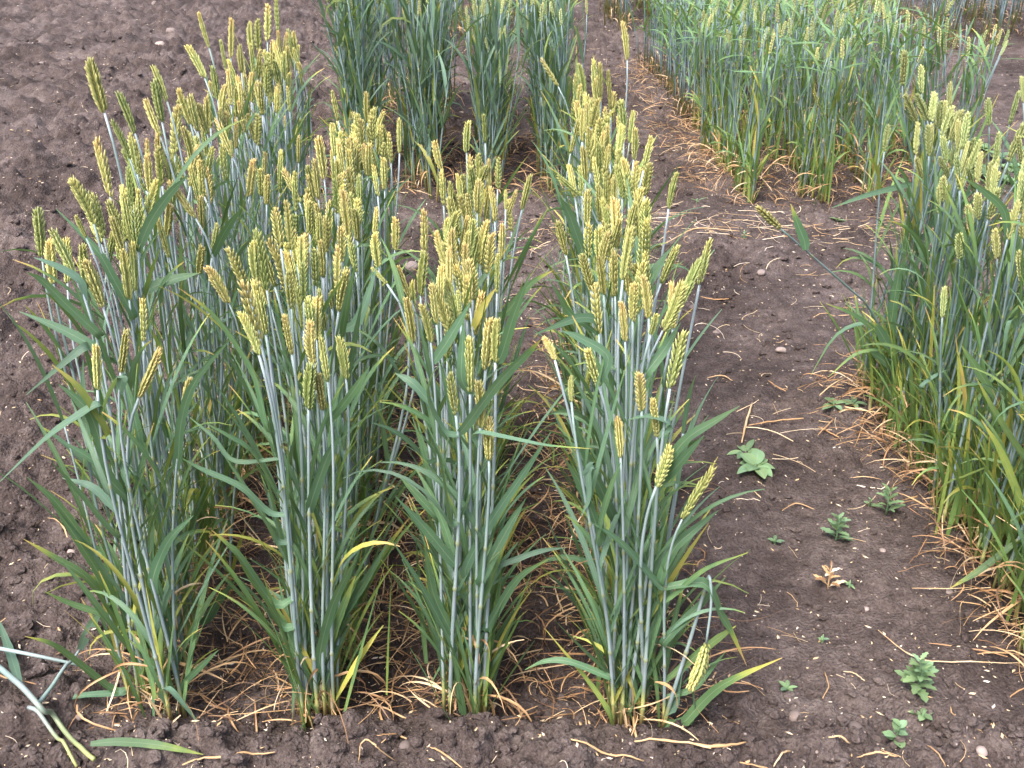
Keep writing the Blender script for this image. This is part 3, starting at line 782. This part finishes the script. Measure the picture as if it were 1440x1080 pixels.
def far_stand():
    """Everything beyond the plants one can tell apart: one mass of stems, blades and ears."""
    lv = {'B': Geo(), 'L': Geo()}; stg = Geo(); sg = Geo()
    er = [ear_geo(400 + i, 0, 1, False, 10, True) for i in range(2)]; eg = Geo()
    for (x, y, s, kd) in STUFF:
        b0 = Vector((x, y, gz(x, y)))
        for k in range(3):
            b = b0 + Vector((rng.gauss(0, .025), rng.gauss(0, .025), 0))
            h = (.96 if kd == 'B' else .74) * s * rng.uniform(.85, 1.05)
            f = b + Vector((rng.gauss(0, .05), rng.gauss(0, .05), h - .08)); t = f + Vector((rng.gauss(0, .012), rng.gauss(0, .012), .075))
            c = make_stem_curve(b, f, t, n=5)
            stg.add(tube_geo(c, [.0042, .004, .0035, .003, .0022], [.6, 0, 0, 0, 0], [0] * 5, 4))
            E = er[k % 2]; M = ear_matrix(f, t, 1.0, rng.uniform(0, 6)); eg.add(([M @ v for v in E.V], E.F, E.L))
            for j in range(6):
                p = c[1 + j % 3].lerp(c[2 + j % 3], rng.random()); az = rng.uniform(0, 6.28)
                P = blade(p, az, R(rng.uniform(35, 78)), rng.uniform(.14, .25), rng.uniform(0, 1.2), 5)
                lv[kd].add(ribbon_geo(P, rng.uniform(.008, .014), Vector((-math.sin(az), math.cos(az), 0)), rng.uniform(-1.2, 1.2), .05, .25, rng.random()))
        for j in range(5):
            az = rng.uniform(0, 6.28)
            P = blade(b0 + Vector((0, 0, rng.uniform(.02, .14))), az, R(rng.uniform(0, 60)), rng.uniform(.08, .2), rng.uniform(1, 3), 5)
            sg.add(ribbon_geo([Vector((p.x, p.y, max(p.z, b0.z))) for p in P], .006, Vector((-math.sin(az), math.cos(az), 0)), 1, 0, 0, rng.uniform(.2, .8)))
    root = link('wheat_stand', None); root.location = (1.5, 7, 0)
    kind(tag(root, 'far mass of standing wheat in the plots behind the single plants', 'wheat'), 'stuff')
    for nm, G, m in (('foliage', lv['B'], M_LEAF_BLUE), ('light_foliage', lv['L'], M_LEAF_LIGHT), ('stems', stg, M_STEM_DARK), ('ears', eg, M_EAR_GREEN), ('straw', sg, M_STRAW)):
        o = link(nm, G.mesh(nm, m), root); o.location = (-1.5, -7, 0); kind(o, 'stuff')
far_stand()

# ------------------------------------------------------------------ litter: tangled dry straw round the row feet, husks and crumbs on the soil
def straw_strip(G, xc, sx, y0, y1, cnt, zc=.03):
    for k in range(cnt):
        x = xc + rng.gauss(0, sx); y = rng.uniform(y0, y1); z0 = gz(x, y)
        az = rng.choice((0, math.pi)) + rng.gauss(0, 1.0); L = rng.uniform(.04, .17)
        P = blade(Vector((x, y, z0 + .004 + abs(rng.gauss(0, zc)))), az, R(rng.uniform(-10, 40)), L, rng.uniform(.1, 1.9), 7, rng.gauss(0, 1.2))
        for p in P:
            p.z = max(p.z, z0 + .001)
        G.add(ribbon_geo(P, rng.uniform(.0012, .0042), Vector((-math.sin(az), math.cos(az), 0)), rng.uniform(-3, 3), 0, 0, rng.random() ** 1.3 * .78, fold=.5))
G = Geo()
for ri in range(4):
    d0, d1 = ROW_D[ri]; straw_strip(G, ROWS[ri], .075, d0 + .0, d1 + .05, int(430 * (d1 - d0)), .03)
for xm in (-.475, -.185, .115): straw_strip(G, xm, .06, 1.38, 2.5, 210, .008)
straw_strip(G, 1.075, .06, 1.4, 2.7, 620, .035); straw_strip(G, 1.4, .1, 1.5, 2.7, 300, .03)
for xm in (-.635, -.315, 0, .275): straw_strip(G, xm, .10, 4.5, 5.6, 190, .03)
for xm in (1.08, 1.43, 1.74, 2.05): straw_strip(G, xm, .12, 4.35, 5.8, 330, .04)
straw_strip(G, 1.0, .10, 4.3, 7.4, 500, .05)
o = link('straw_litter', G.mesh('straw_litter', M_STRAW)); kind(tag(o, 'tangled dry tan straw lying round the feet of the wheat', 'straw'), 'stuff')

def debris():
    G = Geo()
    def chip(x, y, s, L, z=None):
        zz = gz(x, y) + .0015; az = rng.uniform(0, 6.28); d = Vector((math.cos(az), math.sin(az), rng.uniform(-.15, .25))); e = Vector((-math.sin(az), math.cos(az), rng.uniform(-.3, .3)))
        c = Vector((x, y, zz)); r_ = rng.uniform(.6, 1.05)
        pts = [c - d * L, c - d * L * .3 + e * s, c + d * L, c + d * L * .2 - e * s, c + Vector((0, 0, s * .7))]
        G.add((pts, [(0, 1, 4), (1, 2, 4), (2, 3, 4), (3, 0, 4)], [(.5, .5, 0, r_)] * 5))
    for k in range(4600):
        y = 1.2 + 3.6 * rng.random() ** 1.3; x = rng.uniform(-.62 * y - .3, .62 * y + .4); f = rng.random() ** 2.5
        chip(x, y, .0009 + .0022 * f, .0016 + .007 * f)
    for k in range(2600):
        y = rng.uniform(4.2, 11); x = rng.uniform(-.58 * y, .58 * y); chip(x, y, .003 * rng.uniform(.5, 1.4), .011 * rng.uniform(.3, 1.3))
    # short broken straws and rootlets
    for k in range(450):
        y = 1.2 + 7 * rng.random() ** 1.6; x = rng.uniform(-.6 * y - .2, .6 * y + .3); z0 = gz(x, y)
        az = rng.uniform(0, 6.28); L = rng.uniform(.012, .05) * (1 + .15 * y)
        P = blade(Vector((x, y, z0 + .004)), az, R(rng.uniform(-5, 15)), L, rng.uniform(-.2, .6), 5, rng.gauss(0, 1.2))
        for p in P: p.z = max(gz(p.x, p.y) + .001, p.z - .004)
        G.add(tube_geo(P, [rng.uniform(.0004, .0009) * (1 + .1 * y)] * 5, [0] * 5, [rng.uniform(.5, 1)] * 5, 3))
    # the two bands of raked straw crossing the path between the plots
    for (x0, x1, yc, sy, cnt) in ((-.2, 1.9, 4.0, .14, 230), (.1, 1.2, 3.45, .3, 35), (.6, 1.3, 2.9, .3, 12), (.6, 1.0, 2.35, .12, 14)):
        for k in range(cnt):
            x = rng.uniform(x0, x1); y = yc + rng.gauss(0, sy); az = rng.gauss(0, .5) + rng.choice((0, math.pi))
            P = blade(Vector((x, y, gz(x, y) + .006)), az, R(rng.uniform(-5, 12)), rng.uniform(.03, .16), rng.uniform(-.1, .4), 6, rng.gauss(0, .9))
            for p in P: p.z = max(p.z, gz(p.x, p.y) + .001)
            G.add(tube_geo(P, [rng.uniform(.0006, .0013)] * 6, [0] * 6, [rng.uniform(.5, 1)] * 6, 3))
    o = link('plant_debris', G.mesh('plant_debris', M_STRAW, False)); kind(tag(o, 'pale husk flecks and broken straw bits strewn over the soil', 'debris'), 'stuff')
debris()

ICO_V = []; ICO_F = []
def ico():
    t = (1 + 5 ** .5) / 2
    V = [Vector(v).normalized() for v in ((-1, t, 0), (1, t, 0), (-1, -t, 0), (1, -t, 0), (0, -1, t), (0, 1, t), (0, -1, -t), (0, 1, -t), (t, 0, -1), (t, 0, 1), (-t, 0, -1), (-t, 0, 1))]
    F = [(0, 11, 5), (0, 5, 1), (0, 1, 7), (0, 7, 10), (0, 10, 11), (1, 5, 9), (5, 11, 4), (11, 10, 2), (10, 7, 6), (7, 1, 8), (3, 9, 4), (3, 4, 2), (3, 2, 6), (3, 6, 8), (3, 8, 9), (4, 9, 5), (2, 4, 11), (6, 2, 10), (8, 6, 7), (9, 8, 1)]
    return V, F
ICO_V, ICO_F = ico()
def sub(V, F):
    V = list(V); c = {}; out = []
    def m(a, b):
        k = (min(a, b), max(a, b))
        if k not in c: c[k] = len(V); V.append(((V[a] + V[b]) / 2).normalized())
        return c[k]
    for a, b, d in F:
        x, y, z = m(a, b), m(b, d), m(d, a); out += [(a, x, z), (b, y, x), (d, z, y), (x, y, z)]
    return V, out
ICO2 = sub(ICO_V, ICO_F)
def lump(V, r_):
    sx, sy, sz = r_.uniform(.75, 1.25), r_.uniform(.7, 1.1), r_.uniform(.5, .85)
    d = [Vector((r_.gauss(0, 1), r_.gauss(0, 1), r_.gauss(0, 1))).normalized() for _ in range(6)]; hh = [r_.uniform(.55, .9) for _ in d]
    out = []
    for v in V:
        s = 1.0
        for a, h in zip(d, hh):
            q = v.dot(a)
            if q > h: s = min(s, h / q)
        s *= r_.uniform(.95, 1.05)
        out.append(Vector((v.x * sx * s, v.y * sy * s, v.z * sz * s)))
    return out
def soil_crumbs():
    V = []; F = []; shapes = [lump(ICO2[0] if i < 6 else ICO_V, random.Random(900 + i)) for i in range(14)]
    def put(x, y, s):
        big = s > .008; k = rng.randrange(6) if big else rng.randrange(6, 14); a = rng.uniform(0, 6.28); ca, sa = math.cos(a), math.sin(a); o = len(V); z = gz(x, y) + s * .25
        for v in shapes[k]: V.append((x + (v.x * ca - v.y * sa) * s, y + (v.x * sa + v.y * ca) * s, z + v.z * s))
        F.extend([tuple(i + o for i in f) for f in (ICO2[1] if big else ICO_F)])
    for k in range(9000):
        y = 1.2 + 3.2 * rng.random() ** 1.5; x = rng.uniform(-.6 * y - .25, .6 * y + .3)
        s = .002 + .011 * rng.random() ** 4
        if x < -.75: s *= 1.35
        put(x, y, s)
    for k in range(900): put(rng.uniform(-.95, 1.0), 1.2 + .15 * rng.random(), .003 + .012 * rng.random() ** 2.5)
    for k in range(1500):
        y = rng.uniform(3, 9); put(rng.uniform(-.6 * y, .6 * y), y, rng.uniform(.006, .022))
    o = link('soil_crumbs', mesh('soil_crumbs', V, F, None, M_SOIL, False)); kind(tag(o, 'dark crumbs and clods of loose ploughed soil', 'soil'), 'stuff')
soil_crumbs()

# ------------------------------------------------------------------ stones, each its own thing
STONES = [(570, 1051, 13, 'rounded grey stone on the loose earth ending the shortest row'), (1070, 387, 9, 'flat pale stone lying on the path before the bent ear'), (1098, 497, 9, 'brown stone on the path below the bent stem'),
          (241, 50, 8, None), (218, 9, 6, None), (225, 62, 8, None), (17, 66, 6, None), (108, 137, 5, None), (60, 95, 5, None), (95, 762, 9, 'pale clod-like stone beside the drooping outer row leaves'), (111, 1008, 8, 'pale stone lying beneath the cut fallen stems'),
          (1008, 468, 6, None), (1118, 1010, 11, 'dark stone on the path by the yellowing low leaf'), (1218, 857, 6, 'angular pale stone in the path among husk flecks'), (1335, 832, 6, 'white pebble near the straw of the block across the path'), (1241, 775, 6, None),
          (1380, 1055, 9, 'reddish stone at the front of the path near the seedling'), (975, 435, 8, None), (580, 385, 12, 'flat grey stone between the second and the shortest row'), (1200, 1035, 12, 'dark flat stone beside the round-leaved weed'), (868, 1035, 20, 'large dark clod at the foot of the path row')]
for px, py, r_, lb in STONES:
    p = onground(px, py); s = r_ / FPX * (p - C0).dot(fw)
    me = mesh('stone', [tuple(v * s) for v in lump(ICO2[0], random.Random(int(px)))], ICO2[1], None, M_SOIL if 'clod' in (lb or '') and px > 800 else M_STONE, True)
    o = link('stone', me); o.location = (p.x, p.y, gz(p.x, p.y) + s * .25); o.rotation_euler = (0, 0, rng.uniform(0, 6))
    tag(o, lb or ('small pale stone on the broad bare soil beside the outer row' if px < 300 else 'small pale pebble on the bare path between the blocks'), 'stone',
        None if lb else ('pebbles on the broad bare soil' if px < 300 else 'pebbles on the path'))

# ------------------------------------------------------------------ cut stems and single straws lying on the ground
def lying_stem(pts, wpx, age0, age1, z0, label, leaves=(), name='cut_stem', m=None, cat='wheat stem', group=None):
    P = []
    for i, (a, b) in enumerate(pts):
        z = z0[i] if isinstance(z0, (list, tuple)) else z0
        q = onground(a, b, z); P.append(q)
    C = spline(P, max(8, 4 * len(P)))
    for c in C: c.z = max(c.z, max(gz(c.x + a, c.y + b) for a in (-.008, 0, .008) for b in (-.008, 0, .008)) + (.007 if m is None else .002))
    for _ in range(4):
        zz = [c.z for c in C]
        for i in range(1, len(C) - 1): C[i].z = max(zz[i], (zz[i - 1] + zz[i] + zz[i + 1]) / 3)
    Z = (C[0] - C0).dot(fw); r_ = wpx * .5 / FPX * Z
    n = len(C); o0 = C[n // 2].copy()
    ag = [age0 + (age1 - age0) * i / (n - 1) for i in range(n)]
    rr = [.7 * rng.random()] * n if m is M_STRAW else [0.0] * n
    if m is M_STRAW: rr = [rng.uniform(.3, .72)] * n
    if m is M_STRAW:
        r_ *= .66
        for c in C[1:-1]: c += Vector((rng.gauss(0, .0005), rng.gauss(0, .0005), rng.gauss(0, .0004)))
        V, F, L = tube_geo(C, [r_ * (.55 + .45 * math.sin(math.pi * (i + .5) / n)) * rng.uniform(.8, 1.2) for i in range(n)], ag, rr, 5)
    else: V, F, L = tube_geo(C, [r_ * (1.05 - .35 * i / n) for i in range(n)], ag, rr, 8)
    ob = link(name, mesh(name, rel(V, o0), F, L, m or M_STEM)); ob.location = o0
    tag(ob, label, cat, group)
    for (lw, a0, a1, bl, lp) in leaves:
        LP = [C[min(range(n), key=lambda k: (C[k] - onground(*lp[0], z0 if not isinstance(z0, (list, tuple)) else z0[0])).length)].copy()]
        LP += [onground(a, b, .03 + .02 * k) for k, (a, b) in enumerate(lp[1:])]
        LC = spline(LP, 12); t = (LC[-1] - LC[0]).normalized()
        V, F, L = ribbon_geo(LC, lw / FPX * Z * 1.1, t.cross((LC[4] - C0).normalized()), .3, a0, a1, bl)
        link('leaf', mesh('leaf', rel(V, o0), F, L, M_LEAF), ob)
    return ob
lying_stem([(-60, 895), (0, 942), (28, 963), (57, 995), (81, 1025), (106, 1048), (136, 1082)], 8, 0, .35, [.05, .045, .04, .03, .02, .01, .006], 'thick pale blue cut stem yellowing at its end with a raised leaf',
           [(11, 0, .05, .8, [(26, 956), (13, 914), (-4, 866)])])
lying_stem([(-40, 905), (0, 912), (51, 922), (111, 935)], 6, 0, 0, .05, 'thin pale stem lying level across the other cut stems')
lying_stem([(52, 992), (75, 963), (98, 935), (112, 914)], 6, 0, 0, [.012, .03, .04, .045], 'thin cut stem ending in a broad pale upright leaf', [(13, 0, .25, .9, [(112, 914), (122, 892), (136, 867), (152, 848)])])
lying_stem([(43, 1003), (70, 1031), (88, 1052), (108, 1078)], 6, .1, .4, .012, 'short cut stem turning yellow at the split end')
for i, (pts, w_, lb) in enumerate([
    ([(257, 1079), (285, 1070), (320, 1064), (350, 1065), (387, 1062)], 5, 'long straw curving along the earth before the outer two rows'),
    ([(505, 1078), (507, 1048), (516, 1040), (527, 1047), (535, 1055), (558, 1071)], 3.5, 'thin sharply kinked straw standing arched on the loose earth'),
    ([(604, 1050), (625, 1060), (650, 1080)], 4, 'slanting straw beside the rounded grey stone'), ([(1058, 567), (1050, 592), (1043, 622)], 5, 'straight straw beside the broad-leaved rosette weed'),
    ([(1053, 598), (1090, 592), (1130, 588)], 4, 'thick straw lying across the path above the rosette weed'), ([(1235, 886), (1271, 915), (1306, 929), (1370, 931), (1445, 933)], 3, 'long thin dead twig beside the bushy weed'),
    ([(1151, 600), (1180, 615)], 4, None), ([(1172, 590), (1150, 612)], 3, None), ([(1100, 718), (1120, 708), (1145, 716)], 3, None), ([(1160, 945), (1165, 965), (1157, 982)], 3, None),
    ([(995, 531), (1015, 528), (1030, 535)], 3, None), ([(1080, 535), (1095, 545), (1105, 550)], 3, None), ([(1070, 700), (1060, 690)], 3, None), ([(1186, 944), (1200, 946), (1216, 957)], 3, None),
    ([(1165, 1038), (1195, 1045)], 5, None), ([(1088, 1078), (1100, 1060), (1112, 1056)], 5, None), ([(1040, 1072), (1080, 1080)], 4, None), ([(1205, 1065), (1235, 1058), (1262, 1063)], 5, None),
    ([(1335, 1000), (1342, 1010)], 3, None), ([(1300, 1065), (1330, 1078)], 3, None), ([(530, 1034), (560, 1032)], 3, None), ([(970, 1048), (1010, 1050), (1048, 1050)], 7, None),
    ([(790, 1040), (850, 1065), (905, 1074)], 5, None), ([(880, 985 + 60), (940, 1050), (1000, 1052)], 6, None), ([(985, 417), (1005, 421), (1025, 420)], 3, None), ([(930, 345), (980, 322), (1040, 325)], 3, None)]):
    lying_stem(pts, w_, 0, 0, [.012] * len(pts) if i != 1 else [.004, .045, .055, .05, .035, .006], lb or 'short loose piece of pale straw lying on the bare earth', name='straw', m=M_STRAW, cat='straw', group=None if lb else 'loose straws on the bare earth')
# fallen green blade
P = [onground(a, b, .042) for a, b in ((127, 1046), (165, 1043), (211, 1046), (250, 1053), (286, 1061))]; C = spline(P, 14)
V, F, L = ribbon_geo(C, 11 / FPX * 1.85, Vector((0, 1, .5)), .5, .1, .5, .5); ob = link('fallen_leaf', mesh('fallen_leaf', rel(V, P[2]), F, L, M_LEAF)); ob.location = P[2]
tag(ob, 'long green wheat blade lying flat on the earth before the outer row', 'leaf')

# ------------------------------------------------------------------ weeds
def leaf_outline(c, d, nrm, ln, wd, lobes, curl=.3, n=9):
    """A weed leaf: broad, rounded or lobed, cupped."""
    V = []; F = []; L = []; s = d.cross(nrm).normalized(); q = rng.random()
    for i in range(n):
        t = i / (n - 1); wv = max(0, math.sin(math.pi * min(1, .04 + t * .95) ** 1.25)) ** .7 * wd * .5
        if lobes: wv *= .55 + .45 * (1 if i % 2 else .15)
        if t < .14: wv = wd * .05
        p = c + d * (ln * t) + nrm * (-curl * ln * t * t)
        V += [p - s * wv + nrm * wv * .35, p, p + s * wv + nrm * wv * .35]; L += [(0, t, .05, q), (.5, t, .05, q), (1, t, .1, q)]
        if i: k = 3 * i; F += [(k - 3, k - 2, k + 1, k), (k - 2, k - 1, k + 2, k + 1)]
    return V, F, L
def weed(px, py, h_px, n, form, label, group=None, lw=.4, m=None):
    b = onground(px, py); u_ = 1 / FPX * (b - C0).dot(fw); H = h_px * u_ * .9
    e = link('weed', None); e.location = b; e.empty_display_size = .02; tag(e, label, 'weed', group)
    m = m or M_WEED
    if form == 'rosette':
        for k in range(n):
            az = 6.283 * k / n + rng.uniform(-.3, .3); el = R(rng.uniform(12, 50)); d = Vector((math.cos(az) * math.cos(el), math.sin(az) * math.cos(el), math.sin(el)))
            nr = Vector((-math.cos(az) * math.sin(el), -math.sin(az) * math.sin(el), math.cos(el)))
            V, F, L = leaf_outline(Vector((0, 0, .006)), d, nr, H * rng.uniform(.6, 1.15), H * lw * rng.uniform(.8, 1.3), False, .35)
            link('leaf', mesh('leaf', V, F, L, m), e)
        V, F, L = tube_geo([Vector((0, 0, -.01)), Vector((0, 0, .006)), Vector((0, 0, .02))], [.003, .003, .001], [0] * 3, [.5] * 3, 5)
        link('stem', mesh('stem', V, F, L, m), e)
    else:
        P = [Vector((rng.gauss(0, .03) * H * t, rng.gauss(0, .03) * H * t, H * t * .85 - .004)) for t in (0, .25, .5, .75, 1)]
        V, F, L = tube_geo(P, [.0022, .002, .0016, .0012, .0008], [0] * 5, [.6] * 5, 5); link('stem', mesh('stem', V, F, L, m), e)
        for k in range(n):
            t = .12 + .88 * k / n; i = min(3, int(t * 4)); c = P[i].lerp(P[i + 1], t * 4 - i); az = k * 2.4 + rng.uniform(-.3, .3); el = R(rng.uniform(15, 45) + 25 * t)
            d = Vector((math.cos(az) * math.cos(el), math.sin(az) * math.cos(el), math.sin(el))); nr = Vector((-math.cos(az) * math.sin(el), -math.sin(az) * math.sin(el), math.cos(el)))
            ln = H * .5 * (1 - .55 * t) * rng.uniform(.8, 1.2)
            V, F, L = leaf_outline(c, d, nr, ln, ln * lw, form == 'lobed', .3); link('leaf', mesh('leaf', V, F, L, m), e)
    return e
weed(1062, 660, 36, 9, 'rosette', 'broad-leaved rosette weed with pale cupped leaves on the path', lw=.55)
weed(1048, 640, 26, 6, 'rosette', 'small weed crowded behind the broad-leaved rosette', lw=.5)
weed(1175, 760, 56, 18, 'lobed', 'feathery upright weed growing above the dead brown weed', lw=.55)
weed(1246, 722, 56, 16, 'lobed', 'thin upright weed nearest the straw of the block across the path', lw=.45)
weed(1222, 712, 22, 8, 'lobed', 'small yellowish weed touching the thin upright weed', lw=.5)
weed(1288, 972, 74, 30, 'lobed', 'bushy lobed weed beside the long dead twig', lw=.5)
weed(1258, 1046, 52, 10, 'round', 'round-leaved weed beside the dark flat stone', lw=.75)
weed(1297, 1010, 20, 5, 'rosette', 'little seedling of five pointed leaves above the round-leaved weed', lw=.45)
for a, b, s in ((1106, 972, 16), (1089, 765, 14), (1194, 826, 10), (1156, 903, 9), (1172, 572, 22), (1200, 570, 18), (1178, 312, 12)):
    weed(a, b, s, 5, 'rosette', 'tiny green seedling on the bare path', 'seedlings on the path', .5)
weed(1164, 828, 54, 12, 'lobed', 'dead brown weed stalk with shrivelled leaves on the path', lw=.4, m=M_STRAW)
weed(497, 925, 20, 10, 'rosette', 'low dark weed among straw between the second and shortest row', lw=.4)
for a, b, s in ((1372, 238, 20), (1390, 252, 22), (1402, 225, 22), (1425, 240, 24), (1440, 215, 22), (1416, 258, 18), (1385, 212, 16), (1445, 255, 22)):
    weed(a, b, s, 9, 'rosette', 'bright green broad-leaved weed in the patch behind the pale ears', 'weed patch behind the block across the path', .6)
weed(1046, 335, 16, 12, 'lobed', 'flattened pale green weed tuft on the path near the bent ear', lw=.35)
weed(980, 285, 16, 4, 'rosette', 'small green shoot on the path before the light green block', lw=.2)
